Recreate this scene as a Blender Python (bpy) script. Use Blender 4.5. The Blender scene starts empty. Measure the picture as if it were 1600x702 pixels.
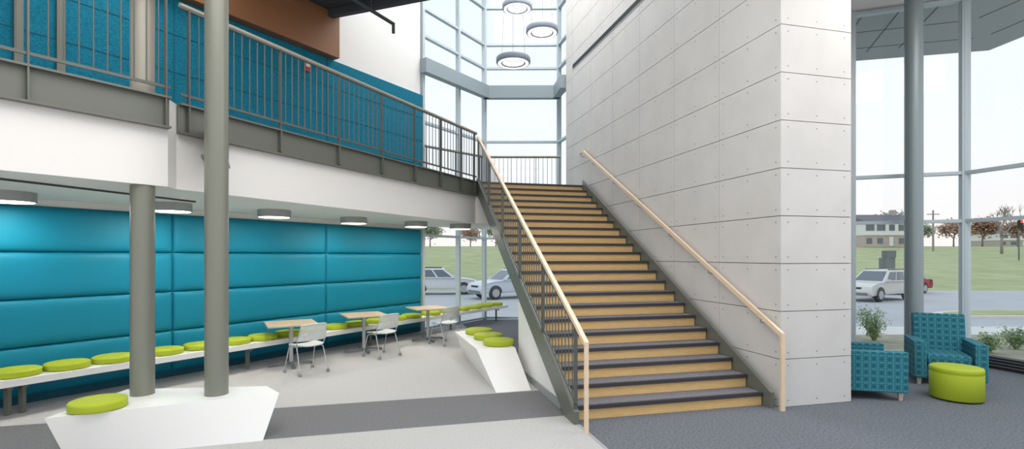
import bpy, bmesh, math, random
from mathutils import Vector, Matrix
RND = random.Random(7)
SC = bpy.context.scene
COL = SC.collection
try:
    SC.view_settings.view_transform = 'Standard'
except Exception:
    pass

# ------------------------------------------------------------------ materials
def lin(c):
    o = []
    for x in c:
        x = x/255.0
        o.append(x/12.92 if x <= 0.04045 else ((x+0.055)/1.055)**2.4)
    return o
def newmat(name):
    m = bpy.data.materials.new(name); m.use_nodes = True
    nt = m.node_tree
    return m, nt, nt.nodes, nt.links, nt.nodes['Principled BSDF']
def mat(name, c, rough=.5, metal=0., noise=None, bump=None, emit=0., stretch=None, spec=None):
    m, nt, N, L, P = newmat(name)
    r, g, b = lin(c)
    P.inputs['Base Color'].default_value = (r, g, b, 1)
    P.inputs['Roughness'].default_value = rough
    P.inputs['Metallic'].default_value = metal
    if spec is not None: P.inputs['Specular IOR Level'].default_value = spec
    tc = N.new('ShaderNodeTexCoord'); mp = N.new('ShaderNodeMapping')
    L.new(tc.outputs['Object'], mp.inputs['Vector'])
    if stretch: mp.inputs['Scale'].default_value = stretch
    if noise:
        n = N.new('ShaderNodeTexNoise'); n.inputs['Scale'].default_value = noise[0]; n.inputs['Detail'].default_value = 4
        L.new(mp.outputs[0], n.inputs['Vector'])
        rp = N.new('ShaderNodeValToRGB')
        a = noise[1]
        rp.color_ramp.elements[0].position = .3; rp.color_ramp.elements[1].position = .7
        rp.color_ramp.elements[0].color = (r*(1-a), g*(1-a), b*(1-a), 1)
        rp.color_ramp.elements[1].color = (min(1, r*(1+a)), min(1, g*(1+a)), min(1, b*(1+a)), 1)
        L.new(n.outputs['Fac'], rp.inputs['Fac']); L.new(rp.outputs['Color'], P.inputs['Base Color'])
    if bump:
        n2 = N.new('ShaderNodeTexNoise'); n2.inputs['Scale'].default_value = bump[0]; n2.inputs['Detail'].default_value = 3
        L.new(mp.outputs[0], n2.inputs['Vector'])
        bp = N.new('ShaderNodeBump'); bp.inputs['Strength'].default_value = bump[1]; bp.inputs['Distance'].default_value = .01
        L.new(n2.outputs['Fac'], bp.inputs['Height']); L.new(bp.outputs['Normal'], P.inputs['Normal'])
    if emit:
        P.inputs['Emission Color'].default_value = (r, g, b, 1); P.inputs['Emission Strength'].default_value = emit
    return m
def glassmat(name, tint=(.975, .99, .995), fac=.03):
    m, nt, N, L, P = newmat(name)
    N.remove(P)
    out = N['Material Output']
    t = N.new('ShaderNodeBsdfTransparent'); t.inputs[0].default_value = (*tint, 1)
    g = N.new('ShaderNodeBsdfGlossy'); g.inputs['Roughness'].default_value = .02
    mx = N.new('ShaderNodeMixShader'); mx.inputs[0].default_value = fac
    L.new(t.outputs[0], mx.inputs[1]); L.new(g.outputs[0], mx.inputs[2]); L.new(mx.outputs[0], out.inputs['Surface'])
    return m
def pattern_mat(name, base, line):
    m, nt, N, L, P = newmat(name)
    uv = N.new('ShaderNodeUVMap'); sp = N.new('ShaderNodeSeparateXYZ'); L.new(uv.outputs[0], sp.inputs[0])
    def mth(op, a, b=None):
        n = N.new('ShaderNodeMath'); n.operation = op
        for i, x in enumerate((a, b)):
            if x is None: continue
            if isinstance(x, (int, float)): n.inputs[i].default_value = x
            else: L.new(x, n.inputs[i])
        return n.outputs[0]
    u, v = sp.outputs[0], sp.outputs[1]
    k = 11.0
    tot = None
    for e in (mth('MULTIPLY', u, k), mth('MULTIPLY', v, k), mth('MULTIPLY', mth('ADD', u, v), k), mth('MULTIPLY', mth('SUBTRACT', u, v), k)):
        f = mth('LESS_THAN', mth('ABSOLUTE', mth('SUBTRACT', mth('FRACT', mth('ADD', e, 50.)), .5)), .06)
        tot = f if tot is None else mth('MAXIMUM', tot, f)
    mx = N.new('ShaderNodeMixRGB'); L.new(tot, mx.inputs[0])
    mx.inputs[1].default_value = (*lin(base), 1); mx.inputs[2].default_value = (*lin(line), 1)
    L.new(mx.outputs[0], P.inputs['Base Color']); P.inputs['Roughness'].default_value = .85
    return m

M = {}
M['white'] = mat('white paint', (234, 233, 230), .6)
M['ceilwhite'] = mat('ceiling paint', (234, 232, 229), .7)
M['concrete'] = mat('fibre cement panel', (211, 208, 204), .55, noise=(2.2, .04))
M['gap'] = mat('dark joint', (72, 72, 72), .9)
M['bolt'] = mat('panel screw', (138, 136, 134), .4, .3)
M['carpet_light'] = mat('light grey carpet', (181, 180, 178), .95, noise=(45, .09), bump=(180, .35))
M['carpet_band'] = mat('mid grey carpet', (112, 112, 114), .95, noise=(45, .16), bump=(180, .4))
M['carpet_dark'] = mat('charcoal carpet', (102, 106, 112), .95, noise=(40, .36), bump=(180, .5))
M['steel'] = mat('olive grey steel', (108, 111, 103), .42, .15)
M['steel_dark'] = mat('dark grey steel', (94, 97, 93), .45, .15)
M['column'] = mat('olive grey column paint', (126, 128, 117), .32, .1)
M['column_blue'] = mat('blue grey column paint', (142, 155, 158), .35, .1)
M['railtop'] = mat('rail cap', (166, 163, 150), .4, .15)
M['teal_pad'] = mat('teal vinyl', (0, 121, 149), .55, bump=(120, .02), spec=.3)
M['padgap'] = mat('deep teal seam', (0, 78, 98), .7)
M['teal_wall'] = mat('teal woven panel', (0, 116, 143), .95, noise=(34, .32), bump=(60, .8), stretch=(1, 1, 1.8))
M['brown'] = mat('brown panel', (146, 101, 69), .45)
M['black'] = mat('black rubber', (30, 31, 35), .6)
M['nosing'] = mat('dark stair nosing', (56, 55, 60), .55)
M['tread'] = mat('stair carpet', (110, 109, 114), .95, noise=(60, .3))
M['wood'] = mat('maple riser', (220, 182, 123), .45, noise=(6, .10), stretch=(1.2, 1.2, 14))
M['handwood'] = mat('maple handrail', (230, 206, 178), .4, noise=(9, .06), stretch=(6, 6, 1))
M['tablewood'] = mat('maple laminate', (194, 172, 142), .4, noise=(5, .05), stretch=(1, 9, 1))
M['lime'] = mat('lime vinyl', (168, 183, 48), .6, bump=(150, .03), spec=.25)
M['benchwhite'] = mat('white solid surface', (232, 231, 228), .4)
M['silver'] = mat('brushed aluminium', (182, 184, 186), .35, .3)
M['mullion'] = mat('pale blue aluminium', (186, 199, 205), .4, .05)
M['beamblue'] = mat('blue grey steel beam', (148, 162, 168), .45)
M['plastic'] = mat('pale grey plastic', (212, 214, 214), .45)
M['glow'] = mat('lamp diffuser', (255, 240, 212), .5, emit=9.)
M['ringglow'] = mat('ring diffuser', (255, 248, 240), .5, emit=1.1)
M['housing'] = mat('grey lamp housing', (154, 158, 158), .5, .1)
M['ringgrey'] = mat('pale ring housing', (156, 166, 180), .5)
M['darkceil'] = mat('dark exposed deck', (72, 78, 82), .8)
M['red'] = mat('red alarm', (190, 40, 36), .4)
M['glass'] = glassmat('window glass')
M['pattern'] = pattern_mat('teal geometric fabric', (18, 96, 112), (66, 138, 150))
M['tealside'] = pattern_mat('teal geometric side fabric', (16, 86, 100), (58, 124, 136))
M['legwood'] = mat('pale wood leg', (196, 184, 166), .5)
M['canopy'] = mat('grey soffit panel', (156, 165, 170), .5)
M['seam'] = mat('grey soffit seam', (98, 104, 108), .8)
M['asphalt'] = mat('asphalt', (180, 182, 184), .9, noise=(.6, .05))
M['pavement'] = mat('pale pavement', (216, 214, 210), .85, noise=(2, .04))
M['lawn'] = mat('autumn lawn', (166, 173, 126), .95, noise=(.5, .14))
M['mulch'] = mat('planting soil', (160, 156, 136), .95, noise=(3, .2))
M['leaf'] = mat('green leaves', (142, 164, 118), .7, noise=(3, .3))
M['leafred'] = mat('autumn leaves', (184, 150, 126), .8, noise=(1, .2))
M['leafgreen'] = mat('far green leaves', (150, 162, 136), .8, noise=(1, .2))
M['bark'] = mat('grey bark', (150, 140, 134), .9)
M['carsilver'] = mat('silver car paint', (212, 210, 204), .25, .1)
M['carwhite'] = mat('pale car paint', (220, 222, 226), .25, .1)
M['carblue'] = mat('pale blue grey car paint', (200, 208, 218), .25, .1)
M['carred'] = mat('red car paint', (158, 50, 62), .25, .2)
M['carglass'] = mat('tinted car glass', (96, 106, 116), .12)
M['tyre'] = mat('tyre rubber', (64, 64, 66), .8)
M['hub'] = mat('alloy wheel', (176, 178, 180), .3, .4)
M['lamp'] = mat('car lamp', (235, 235, 230), .2)
M['lampred'] = mat('car tail lamp', (170, 30, 30), .3)
M['siding'] = mat('white siding', (228, 228, 226), .7)
M['brick'] = mat('pale brown brick', (186, 174, 166), .85, noise=(4, .1))
M['roof'] = mat('grey shingle', (108, 108, 114), .9)
M['darkpane'] = mat('dark window pane', (92, 102, 114), .15)
M['signgrey'] = mat('grey sign cabinet', (112, 118, 122), .5)

# ------------------------------------------------------------------ mesh helper
class MB:
    def __init__(s): s.v = []; s.f = []; s.m = []; s.sm = []
    def add(s, vs, fs, m=0, sm=False):
        b = len(s.v); s.v += [tuple(v) for v in vs]
        for f in fs:
            s.f.append(tuple(b+i for i in f)); s.m.append(m); s.sm.append(sm)
        return s
    def box(s, c, d, rz=0, m=0, M4=None):
        T = Matrix.Translation(c) @ Matrix.Rotation(rz, 4, 'Z')
        if M4 is not None: T = M4 @ T
        vs = [T @ Vector((x*d[0]/2, y*d[1]/2, z*d[2]/2)) for z in (-1, 1) for y in (-1, 1) for x in (-1, 1)]
        return s.add(vs, [(0, 1, 3, 2), (4, 6, 7, 5), (0, 4, 5, 1), (2, 3, 7, 6), (0, 2, 6, 4), (1, 5, 7, 3)], m)
    def beam(s, p0, p1, w, h, up=(0, 0, 1), m=0):
        p0 = Vector(p0); p1 = Vector(p1); d = (p1-p0).normalized()
        u = Vector(up)
        if abs(d.dot(u)) > .99: u = Vector((1, 0, 0))
        r = d.cross(u).normalized(); u = r.cross(d).normalized()
        vs = [p + r*(a*w/2) + u*(b*h/2) for p in (p0, p1) for a, b in ((-1, -1), (1, -1), (1, 1), (-1, 1))]
        return s.add(vs, [(0, 1, 2, 3), (4, 7, 6, 5), (0, 4, 5, 1), (1, 5, 6, 2), (2, 6, 7, 3), (3, 7, 4, 0)], m)
    def tube(s, pts, r, n=10, m=0):
        pts = [Vector(p) for p in pts]; rs = r if isinstance(r, (list, tuple)) else [r]*len(pts)
        vs = []; fs = []
        ref = None
        for i, p in enumerate(pts):
            d = (pts[min(i+1, len(pts)-1)] - pts[max(i-1, 0)]).normalized()
            if ref is None: ref = Vector((0, 0, 1)) if abs(d.z) < .9 else Vector((1, 0, 0))
            a = d.cross(ref).normalized(); b = a.cross(d).normalized(); ref = b
            for k in range(n):
                t = 2*math.pi*k/n
                vs.append(p + a*(math.cos(t)*rs[i]) + b*(math.sin(t)*rs[i]))
        for i in range(len(pts)-1):
            for k in range(n):
                fs.append((i*n+k, i*n+(k+1) % n, (i+1)*n+(k+1) % n, (i+1)*n+k))
        s.add(vs, fs, m, True)
        b0 = len(s.v)-len(vs)
        s.f.append(tuple(b0+k for k in range(n))); s.m.append(m); s.sm.append(False)
        s.f.append(tuple(b0+(len(pts)-1)*n+k for k in reversed(range(n)))); s.m.append(m); s.sm.append(False)
        return s
    def loft(s, bot, top, m=0, mtop=None, mbot=None, sm=False):
        n = len(bot); vs = list(bot)+list(top); b = len(s.v)
        s.add(vs, [(i, (i+1) % n, n+(i+1) % n, n+i) for i in range(n)], m, sm)
        s.f.append(tuple(b+n+i for i in range(n))); s.m.append(m if mtop is None else mtop); s.sm.append(False)
        s.f.append(tuple(b+i for i in reversed(range(n)))); s.m.append(m if mbot is None else mbot); s.sm.append(False)
        return s
    def ruled(s, bot, top, nu=14, nv=8, m=0):
        bot = [Vector(p) for p in bot]; top = [Vector(p) for p in top]; n = len(bot)
        for i in range(n):
            j = (i+1) % n; vs = []; fs = []
            for a in range(nu+1):
                for b in range(nv+1):
                    vs.append(bot[i].lerp(bot[j], a/nu).lerp(top[i].lerp(top[j], a/nu), b/nv))
            for a in range(nu):
                for b in range(nv):
                    k = a*(nv+1)+b; fs.append((k, k+nv+1, k+nv+2, k+1))
            s.add(vs, fs, m, True)
        s.add([bot[i].lerp(bot[(i+1) % n], a/nu) for i in range(n) for a in range(nu)], [tuple(range(n*nu))], m)
        s.add([top[i].lerp(top[(i+1) % n], a/nu) for i in range(n) for a in range(nu)], [tuple(range(n*nu))], m)
        return s
    def prism(s, poly, z0, z1, m=0, mtop=None, mbot=None):
        return s.loft([(p[0], p[1], z0) for p in poly], [(p[0], p[1], z1) for p in poly], m, mtop, mbot)
    def lathe(s, prof, c=(0, 0, 0), n=28, m=0, sm=True, closed=False):
        vs = []; fs = []
        for (r, z) in prof:
            for k in range(n):
                t = 2*math.pi*k/n
                vs.append((c[0]+r*math.cos(t), c[1]+r*math.sin(t), c[2]+z))
        P = len(prof)
        for i in range(P if closed else P-1):
            j = (i+1) % P
            for k in range(n):
                fs.append((i*n+k, i*n+(k+1) % n, j*n+(k+1) % n, j*n+k))
        b = len(s.v); s.add(vs, fs, m, sm)
        if not closed:
            if prof[0][0] > 1e-4: s.f.append(tuple(b+k for k in reversed(range(n)))); s.m.append(m); s.sm.append(False)
            if prof[-1][0] > 1e-4: s.f.append(tuple(b+(P-1)*n+k for k in range(n))); s.m.append(m); s.sm.append(False)
        return s
    def bevbox(s, c, d, r, seg=3, T=None, m=0):
        bm = bmesh.new(); bmesh.ops.create_cube(bm, size=1)
        bmesh.ops.scale(bm, vec=d, verts=bm.verts)
        bmesh.ops.bevel(bm, geom=list(bm.edges), offset=r, segments=seg, profile=.5, affect='EDGES')
        T0 = Matrix.Translation(c)
        if T is not None: T0 = T0 @ T
        bm.verts.index_update()
        big = sorted([f.calc_area() for f in bm.faces])[-6]*.99
        vs = [T0 @ v.co for v in bm.verts]; fs = [([v.index for v in f.verts], f.calc_area() < big) for f in bm.faces]
        bm.free()
        b = len(s.v); s.v += [tuple(v) for v in vs]
        for f, q in fs: s.f.append(tuple(b+i for i in f)); s.m.append(m); s.sm.append(q)
        return s
    def build(s, name, mats, parent=None, local=False):
        if not isinstance(mats, (list, tuple)): mats = [mats]
        vs = [Vector(v) for v in s.v]; loc = Vector((0, 0, 0))
        if parent is not None:
            if not local:
                o = parent; off = Vector((0, 0, 0))
                while o is not None: off = off + o.location; o = o.parent
                vs = [v-off for v in vs]
        elif not local:
            lo = [min(v[i] for v in vs) for i in range(3)]; hi = [max(v[i] for v in vs) for i in range(3)]
            loc = Vector(((lo[0]+hi[0])/2, (lo[1]+hi[1])/2, lo[2])); vs = [v-loc for v in vs]
        me = bpy.data.meshes.new(name); me.from_pydata(vs, [], s.f)
        for mm in mats: me.materials.append(mm)
        for i, p in enumerate(me.polygons): p.material_index = s.m[i]; p.use_smooth = s.sm[i]
        bm = bmesh.new(); bm.from_mesh(me)
        bmesh.ops.remove_doubles(bm, verts=bm.verts, dist=1e-5)
        bmesh.ops.recalc_face_normals(bm, faces=bm.faces)
        for e in bm.edges:
            if len(e.link_faces) == 2 and e.calc_face_angle(0) > math.radians(62): e.smooth = False
        uvl = bm.loops.layers.uv.new('UVMap')
        for f in bm.faces:
            n = f.normal; ax = max(range(3), key=lambda i: abs(n[i]))
            hz = Vector((-n.y, n.x, 0))
            for lp in f.loops:
                c = lp.vert.co
                if ax == 2: lp[uvl].uv = (c.x, c.y)
                else:
                    h = hz.normalized() if hz.length > 1e-6 else Vector((1, 0, 0))
                    lp[uvl].uv = (c.dot(h), c.z)
        bm.to_mesh(me); bm.free(); me.update()
        ob = bpy.data.objects.new(name, me); COL.objects.link(ob)
        ob.location = loc
        if parent is not None: ob.parent = parent
        return ob
def tag(o, label, cat, group=None, kind=None):
    o['label'] = label; o['category'] = cat
    if group: o['group'] = group
    if kind: o['kind'] = kind
    return o
def thing(name, label, cat, loc=(0, 0, 0), group=None, kind=None, rz=0):
    o = bpy.data.objects.new(name, None); COL.objects.link(o); o.location = loc; o.rotation_euler = (0, 0, rz)
    o.empty_display_size = .1
    return tag(o, label, cat, group, kind)
def dup(root, loc, rz, label):
    r = root.copy(); COL.objects.link(r); r.location = loc; r.rotation_euler = (0, 0, rz); r['label'] = label
    for ch in list(root.children):
        c = ch.copy(); COL.objects.link(c); c.parent = r
        for g in list(ch.children):
            d = g.copy(); COL.objects.link(d); d.parent = c
    return r
def struct(mb, name, mats, label, cat):
    return tag(mb.build(name, mats), label, cat, kind='structure')

ORD = ['first', 'second', 'third', 'fourth', 'fifth', 'sixth', 'seventh', 'eighth', 'ninth', 'tenth', 'eleventh', 'twelfth', 'thirteenth', 'fourteenth', 'fifteenth', 'sixteenth', 'seventeenth', 'eighteenth', 'nineteenth', 'twentieth']

# ------------------------------------------------------------------ frames of reference
TH = math.atan(.25)
D = Vector((-math.sin(TH), math.cos(TH), 0)); RR = Vector((math.cos(TH), math.sin(TH), 0))
B0 = Vector((3.366, 6.41, 0))
def S(s, t, z=0.): return B0 + D*s + RR*t + Vector((0, 0, z))
WD = Vector((.53, .848, 0)); WN = Vector((.848, -.53, 0))
def W(m, off=0., z=0.): return Vector((-6.4, 6.4, 0)) + WD*m + WN*off + Vector((0, 0, z))
FL = 3.61; CE = 2.65
HR = FL/22; TR = .29; S0 = .15
def zn(s): return HR + (s-(S0-.03))*HR/TR
FA = W(7.75); FB = Vector((-.82, 15.32, 0)); FC = Vector((1.40, 15.3, 0)); FD = S(7.85, .25)
G0 = Vector((3.35, 11.24, 0)); G1 = Vector((8.32, 9.4, 0)); G2 = G1 - D*3.4

# ------------------------------------------------------------------ floor
bm = bmesh.new()
fp = [(-9.2, -2.5), (G2.x+.4, -2.5), (G2.x, G2.y), (G1.x, G1.y), (G0.x, G0.y), (FD.x, FD.y), (FC.x, FC.y), (FB.x, FB.y), (W(7.75).x, W(7.75).y), (W(-3).x, W(-3).y), (-9.2, 2.2)]
vt = [bm.verts.new((x, y, 0)) for x, y in fp]; vb = [bm.verts.new((x, y, -.1)) for x, y in fp]
bm.faces.new(vt); bm.faces.new(vb[::-1]); n = len(fp)
for i in range(n): bm.faces.new((vb[i], vb[(i+1) % n], vt[(i+1) % n], vt[i]))
for co, no in ((S(0, -2.7), RR), (S(.35, 0), D), (S(1.51, 0), D)):
    bmesh.ops.bisect_plane(bm, geom=list(bm.verts)+list(bm.edges)+list(bm.faces), plane_co=co, plane_no=no)
bmesh.ops.recalc_face_normals(bm, faces=bm.faces)
for f in bm.faces:
    c = f.calc_center_median()-B0; s_, t_ = c.dot(D), c.dot(RR)
    f.material_index = 2 if t_ > -2.7 else (1 if .35 < s_ < 1.51 else 0)
me = bpy.data.meshes.new('floor'); bm.to_mesh(me); bm.free()
for k in ('carpet_light', 'carpet_band', 'carpet_dark'): me.materials.append(M[k])
fl = bpy.data.objects.new('floor', me); COL.objects.link(fl)
tag(fl, 'carpeted ground floor in light grey, mid grey and charcoal fields', 'floor', kind='structure')
struct(MB().beam(S(.1, -2.7, .003), S(-7, -2.7, .003), .03, .006), 'trim_1', M['silver'], 'thin metal strip between pale and charcoal carpet', 'floor trim')

# ------------------------------------------------------------------ left wall, pads
mb = MB(); a, b, c, d = W(-3), W(7.7), W(7.7, -.3), W(-3, -.3)
mb.prism([a, b, c, d], 0, 10.9)
struct(mb, 'wall_left', M['white'], 'long white wall behind the teal pads and upper walkway', 'wall')
mb = MB(); mb.prism([W(-3, .06), W(7.72, .06), W(7.72, .005), W(-3, .005)], FL, 5.95)
for m_ in (-.91, 1.96, 4.83):
    mb.prism([W(m_, .066), W(m_+.012, .066), W(m_+.012, .06), W(m_, .06)], FL, 5.95, m=1)
for z_ in (4.2, 4.78, 5.37):
    mb.prism([W(-3, .066), W(7.7, .066), W(7.7, .06), W(-3, .06)], z_, z_+.01, m=1)
struct(mb, 'wall_upper_left', [M['teal_wall'], M['padgap']], 'teal woven acoustic wall behind the upper walkway railing', 'wall')
mb = MB()
for m_ in (.1, .52): mb.prism([W(m_, .12), W(m_+.09, .12), W(m_+.09, .068), W(m_, .068)], FL, 5.95)
struct(mb, 'trim_6', M['steel'], 'pair of upright steel frame strips on the far left upper wall', 'wall trim')
mb = MB(); mb.prism([W(-3, .25), W(5.0, .25), W(5.0, .005), W(-3, .005)], 5.955, 6.84)
struct(mb, 'wall_bulkhead', M['brown'], 'brown bulkhead above the teal upper wall', 'wall')
mb = MB(); mb.prism([W(-3, .012), W(7.705, .012), W(7.705, .001), W(-3, .001)], 0.0, 2.555)
struct(mb, 'trim_5', M['padgap'], 'deep teal backing board showing between the padded wall panels', 'wall trim')
cols = [(-.91, 1.96, 'left'), (1.96, 4.83, 'middle'), (4.83, 7.7, 'right')]
rows = [(1.952, 2.55, 'top'), (1.342, 1.946, 'second'), (.73, 1.336, 'third'), (.10, .724, 'bottom')]
for (m0, m1, cn) in cols:
    for (z0, z1, rn) in rows:
        mb = MB(); nu, nv = 28, 18; vs = []; fs = []
        for i in range(nu+1):
            for j in range(nv+1):
                a_ = .5-.5*math.cos(math.pi*i/nu); b_ = .5-.5*math.cos(math.pi*j/nv)
                dep = .065*((1-abs(2*a_-1)**36)*(1-abs(2*b_-1)**7))**.5
                vs.append(W(m0+.004+(m1-m0-.008)*a_, .014+dep, z0+(z1-z0)*b_))
        for i in range(nu):
            for j in range(nv):
                k = i*(nv+1)+j; fs.append((k, k+nv+1, k+nv+2, k+1))
        mb.add(vs, fs, 0, True)
        o = mb.build('wall_pad', M['teal_pad'])
        tag(o, 'teal vinyl padded wall panel, %s row of the %s column' % (rn, cn), 'wall pad', 'teal padded wall panels')

# wall bench
t = thing('wall_bench', 'long floating white bench along the teal padded wall and window', 'bench', W(0, .4))
MB().prism([W(-2.2, .72), W(10.7, .72), W(10.7, .13), W(-2.2, .13)], .37, .45).build('bench_top', M['benchwhite'], t)
for m_ in (-.05, .08, 2.9, 5.6, 8.3, 10.4):
    mb = MB(); mb.beam(W(m_, .5), W(m_, .5, .37), .05, .05); mb.beam(W(m_, .16, .34), W(m_, .6, .34), .05, .05); mb.build('leg', M['steel'], t)
# cushions
def cushion_mesh(r=.24, h=.085):
    return [(0, 0), (r-.025, 0), (r-.006, .008), (r, .022), (r-.004, h*.5), (r, h-.022), (r-.006, h-.008), (r-.025, h), (r*.6, h+.004), (0, h+.005)]
ms = [.04, .53, 1.03, 1.67, 2.18, 2.72, 3.21, 3.72, 4.22, 4.75, 5.28, 5.85, 6.4, 6.92, 7.6, 8.25, 8.8, 9.36, 9.89, 10.42]
first = None
for i, m_ in enumerate(ms):
    p = W(m_, .44, .4505)
    lb = 'lime green round seat cushion, %s from the left on the long wall bench' % ORD[i]
    if first is None:
        first = MB().lathe(cushion_mesh()).build('seat_cushion', M['lime'], local=True); first.location = p
        tag(first, lb, 'cushion', 'lime cushions on the wall bench')
    else:
        o = first.copy(); COL.objects.link(o); o.location = p; o['label'] = lb

# ------------------------------------------------------------------ upper floor slab
L0 = Vector((-5.43, 3.07, 0)); L1 = Vector((-3.73, 5.55, 0)); R0 = Vector((-3.77, 5.75, 0)); R1 = S(6.25, -2.78)
LQ = Vector((-.75, 14.4, 0)); LR = Vector((1.36, 14.4, 0))
sp = [L0, L1, R0, R1, S(6.25, -.01), S(7.77, -.01), LR, LQ, W(7.7, .01), W(-3, .01)]
mb = MB(); mb.prism(sp, CE, FL-.006, m=0, mtop=1)
struct(mb, 'floor_upper', [M['ceilwhite'], M['carpet_band']], 'white edged upper walkway slab above the seating area', 'floor')
def channel(p0, p1, zs, n, name, label):
    d = (p1-p0).normalized(); nn = Vector((d.y, -d.x, 0))
    mb = MB()
    z0, z1 = 3.27, FL
    def bx(o0, o1, za, zb, q0=p0, q1=p1):
        mb.prism([q0+nn*o0, q1+nn*o0, q1+nn*o1, q0+nn*o1], za, zb)
    bx(.005, .03, z0, z1); bx(.03, .09, z1-.02, z1); bx(.03, .09, z0, z0+.02)
    for k in range(n+1):
        q = p0.lerp(p1, zs[k])
        bx(.03, .085, z0+.02, z1-.02, q-d*.006, q+d*.006)
    struct(mb, name, M['steel'], label, 'edge trim')
kR = [0.015, .2, .36, .51, .65, .78, .9, .985]
channel(R0, R1, kR, 7, 'trim_2', 'olive steel channel on walkway edge from joint to stairs')
kL = [.02, .35, .62, .985]
channel(L0, L1, kL, 3, 'trim_3', 'olive steel channel on left end of walkway edge')
struct(MB().tube([W(-1, 2.2, CE-.012), W(1.6, 1.45, CE-.012)], .011, 8), 'trim_4', M['gap'], 'thin dark joint line across the white underside', 'ceiling trim')

def guard(name, label, p0, p1, h, posts, spacing, postdrop=0., capm='railtop', capr=.026, bot=.1):
    p0 = Vector(p0); p1 = Vector(p1)
    t = thing(name, label, 'railing', p0)
    L_ = p1-p0; hl = math.hypot(L_.x, L_.y)
    Z = Vector((0, 0, 1))
    MB().beam(p0+Z*bot, p1+Z*bot, .02, .03).build('bottom_rail', M['steel_dark'], t)
    MB().beam(p0+Z*(h-.03), p1+Z*(h-.03), .03, .02).build('top_bar', M['steel_dark'], t)
    for f in posts:
        q = p0+L_*f
        MB().beam(q-Z*postdrop, q+Z*(h-.02), .045, .016, up=(L_.x, L_.y, 0)).build('post', M['steel_dark'], t)
    if capm: MB().tube([p0+Z*(h+.0), p1+Z*(h+.0)], capr, 12).build('handrail', M[capm], t)
    n = int(hl/spacing); me = None
    for k in range(1, n):
        f = k/n
        if min(abs(f-x) for x in posts)*hl < .04: continue
        q = L_*f
        if me is None:
            o = MB().tube([(0, 0, bot), (0, 0, h-.04)], .0072, 6).build('picket', M['steel_dark'], t, local=True); me = o.data
        else:
            o = bpy.data.objects.new('picket', me); COL.objects.link(o); o.parent = t
        o.location = q
    return t
dR = (R1-R0).normalized(); nR = Vector((dR.y, -dR.x, 0))
dL = (L1-L0).normalized(); nL = Vector((dL.y, -dL.x, 0))
up = Vector((0, 0, FL))
guard('walkway_railing', 'grey steel picket railing on walkway edge running to the stair top', R0+nR*.06+up, R1+nR*.06-dR*.05+up, 1.1, kR, .108, .3)
guard('walkway_railing', 'grey steel picket railing at far left of the walkway edge', L0+nL*.06+up, L1+nL*.06+up, 1.1, kL, .108, .3)
guard('landing_railing', 'picket railing at back of stair landing facing the tall windows', LQ+up+Vector((.02, -.05, 0)), LR+up+Vector((0, -.05, 0)), 1.07, [0.01, .34, .67, .99], .12)
guard('landing_railing', 'short picket railing between teal wall end and landing corner', W(7.75, .12)+up, LQ+up+Vector((-.06, -.1, 0)), 1.07, [0.02, .5, .97], .12)

# ------------------------------------------------------------------ stair
st = thing('staircase', 'wide straight stair with maple risers, dark nosings and steel stringers', 'stairs', S(S0, -1.4))
tl, tr = -2.68, -.16
for i in range(22):
    s = S0+TR*i
    MB().prism([S(s, tl), S(s, tr), S(s+.02, tr), S(s+.02, tl)], i*HR+.002, (i+1)*HR-.042).build('riser', M['wood'], st)
    z = (i+1)*HR
    s2 = s+TR if i < 21 else s+.12
    tr_o = MB().prism([S(s+.02, tl), S(s+.02, tr), S(s2+.0, tr), S(s2+.0, tl)], z-.036, z).build('tread', M['tread'], st)
    MB().prism([S(s-.025, tl), S(s-.025, tr), S(s+.02, tr), S(s+.02, tl)], z-.042, z+.002).build('nosing', M['nosing'], tr_o)
def sprism(poly, t0, t1):
    mb = MB(); mb.loft([S(s, t0, z) for s, z in poly], [S(s, t1, z) for s, z in poly]); return mb
se = 6.25
def stringer_poly(upv, dn):
    s_b = (S0-.03)+(dn-HR)*TR/HR
    return [(0., .002), (0., zn(0.)+upv), (se, zn(se)+upv), (se, zn(se)-dn), (s_b, .002)]
sprism(stringer_poly(.05, .28), -2.75, -2.69).build('stringer', M['steel'], st)
sprism(stringer_poly(.10, .28), -.15, -.10).build('stringer', M['steel'], st)
sprism([(.5, zn(.5)-.28), (se, zn(se)-.28), (se, zn(se)-.25), (.5, zn(.5)-.25)], -2.68, -.16).build('underside', M['steel_dark'], st)
# under-stair wall
sbm = .40
struct(sprism([(sbm, 0.), (2.73, 0.), (2.73, zn(2.73)-.29), (sbm+.02, .005)], -2.68, -2.60), 'wall_under_stair', M['white'], 'low white wall closing the space below the stair', 'wall')
struct(sprism([(.62, 0.), (2.73, 0.), (2.73, .1), (.62, .1)], -2.70, -2.682), 'baseboard_stair', M['housing'], 'grey baseboard on the wall below the stair', 'baseboard')
# stair guard
g = guard('stair_railing', 'steel picket stair railing with maple handrail on open left side', S(.02, -2.72, zn(.02)), S(6.2, -2.72, zn(6.2)), 1.0, [0.003, .2, .4, .6, .8, .995], .118, .08, capm=None, bot=.12)
mb = MB(); hp = [S(6.22, -2.72, zn(6.2)+1.03), S(.02, -2.72, zn(.02)+1.03), S(-.28, -2.72, zn(.02)+.85)]
for q0, q1 in zip(hp[:-1], hp[1:]): mb.beam(q0, q1, .05, .045)
mb.build('handrail', M['handwood'], g)
MB().beam(S(-.28, -2.72, zn(.02)+.87), S(-.28, -2.72, 0.), .05, .045).build('handrail_post', M['handwood'], g)
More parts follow.
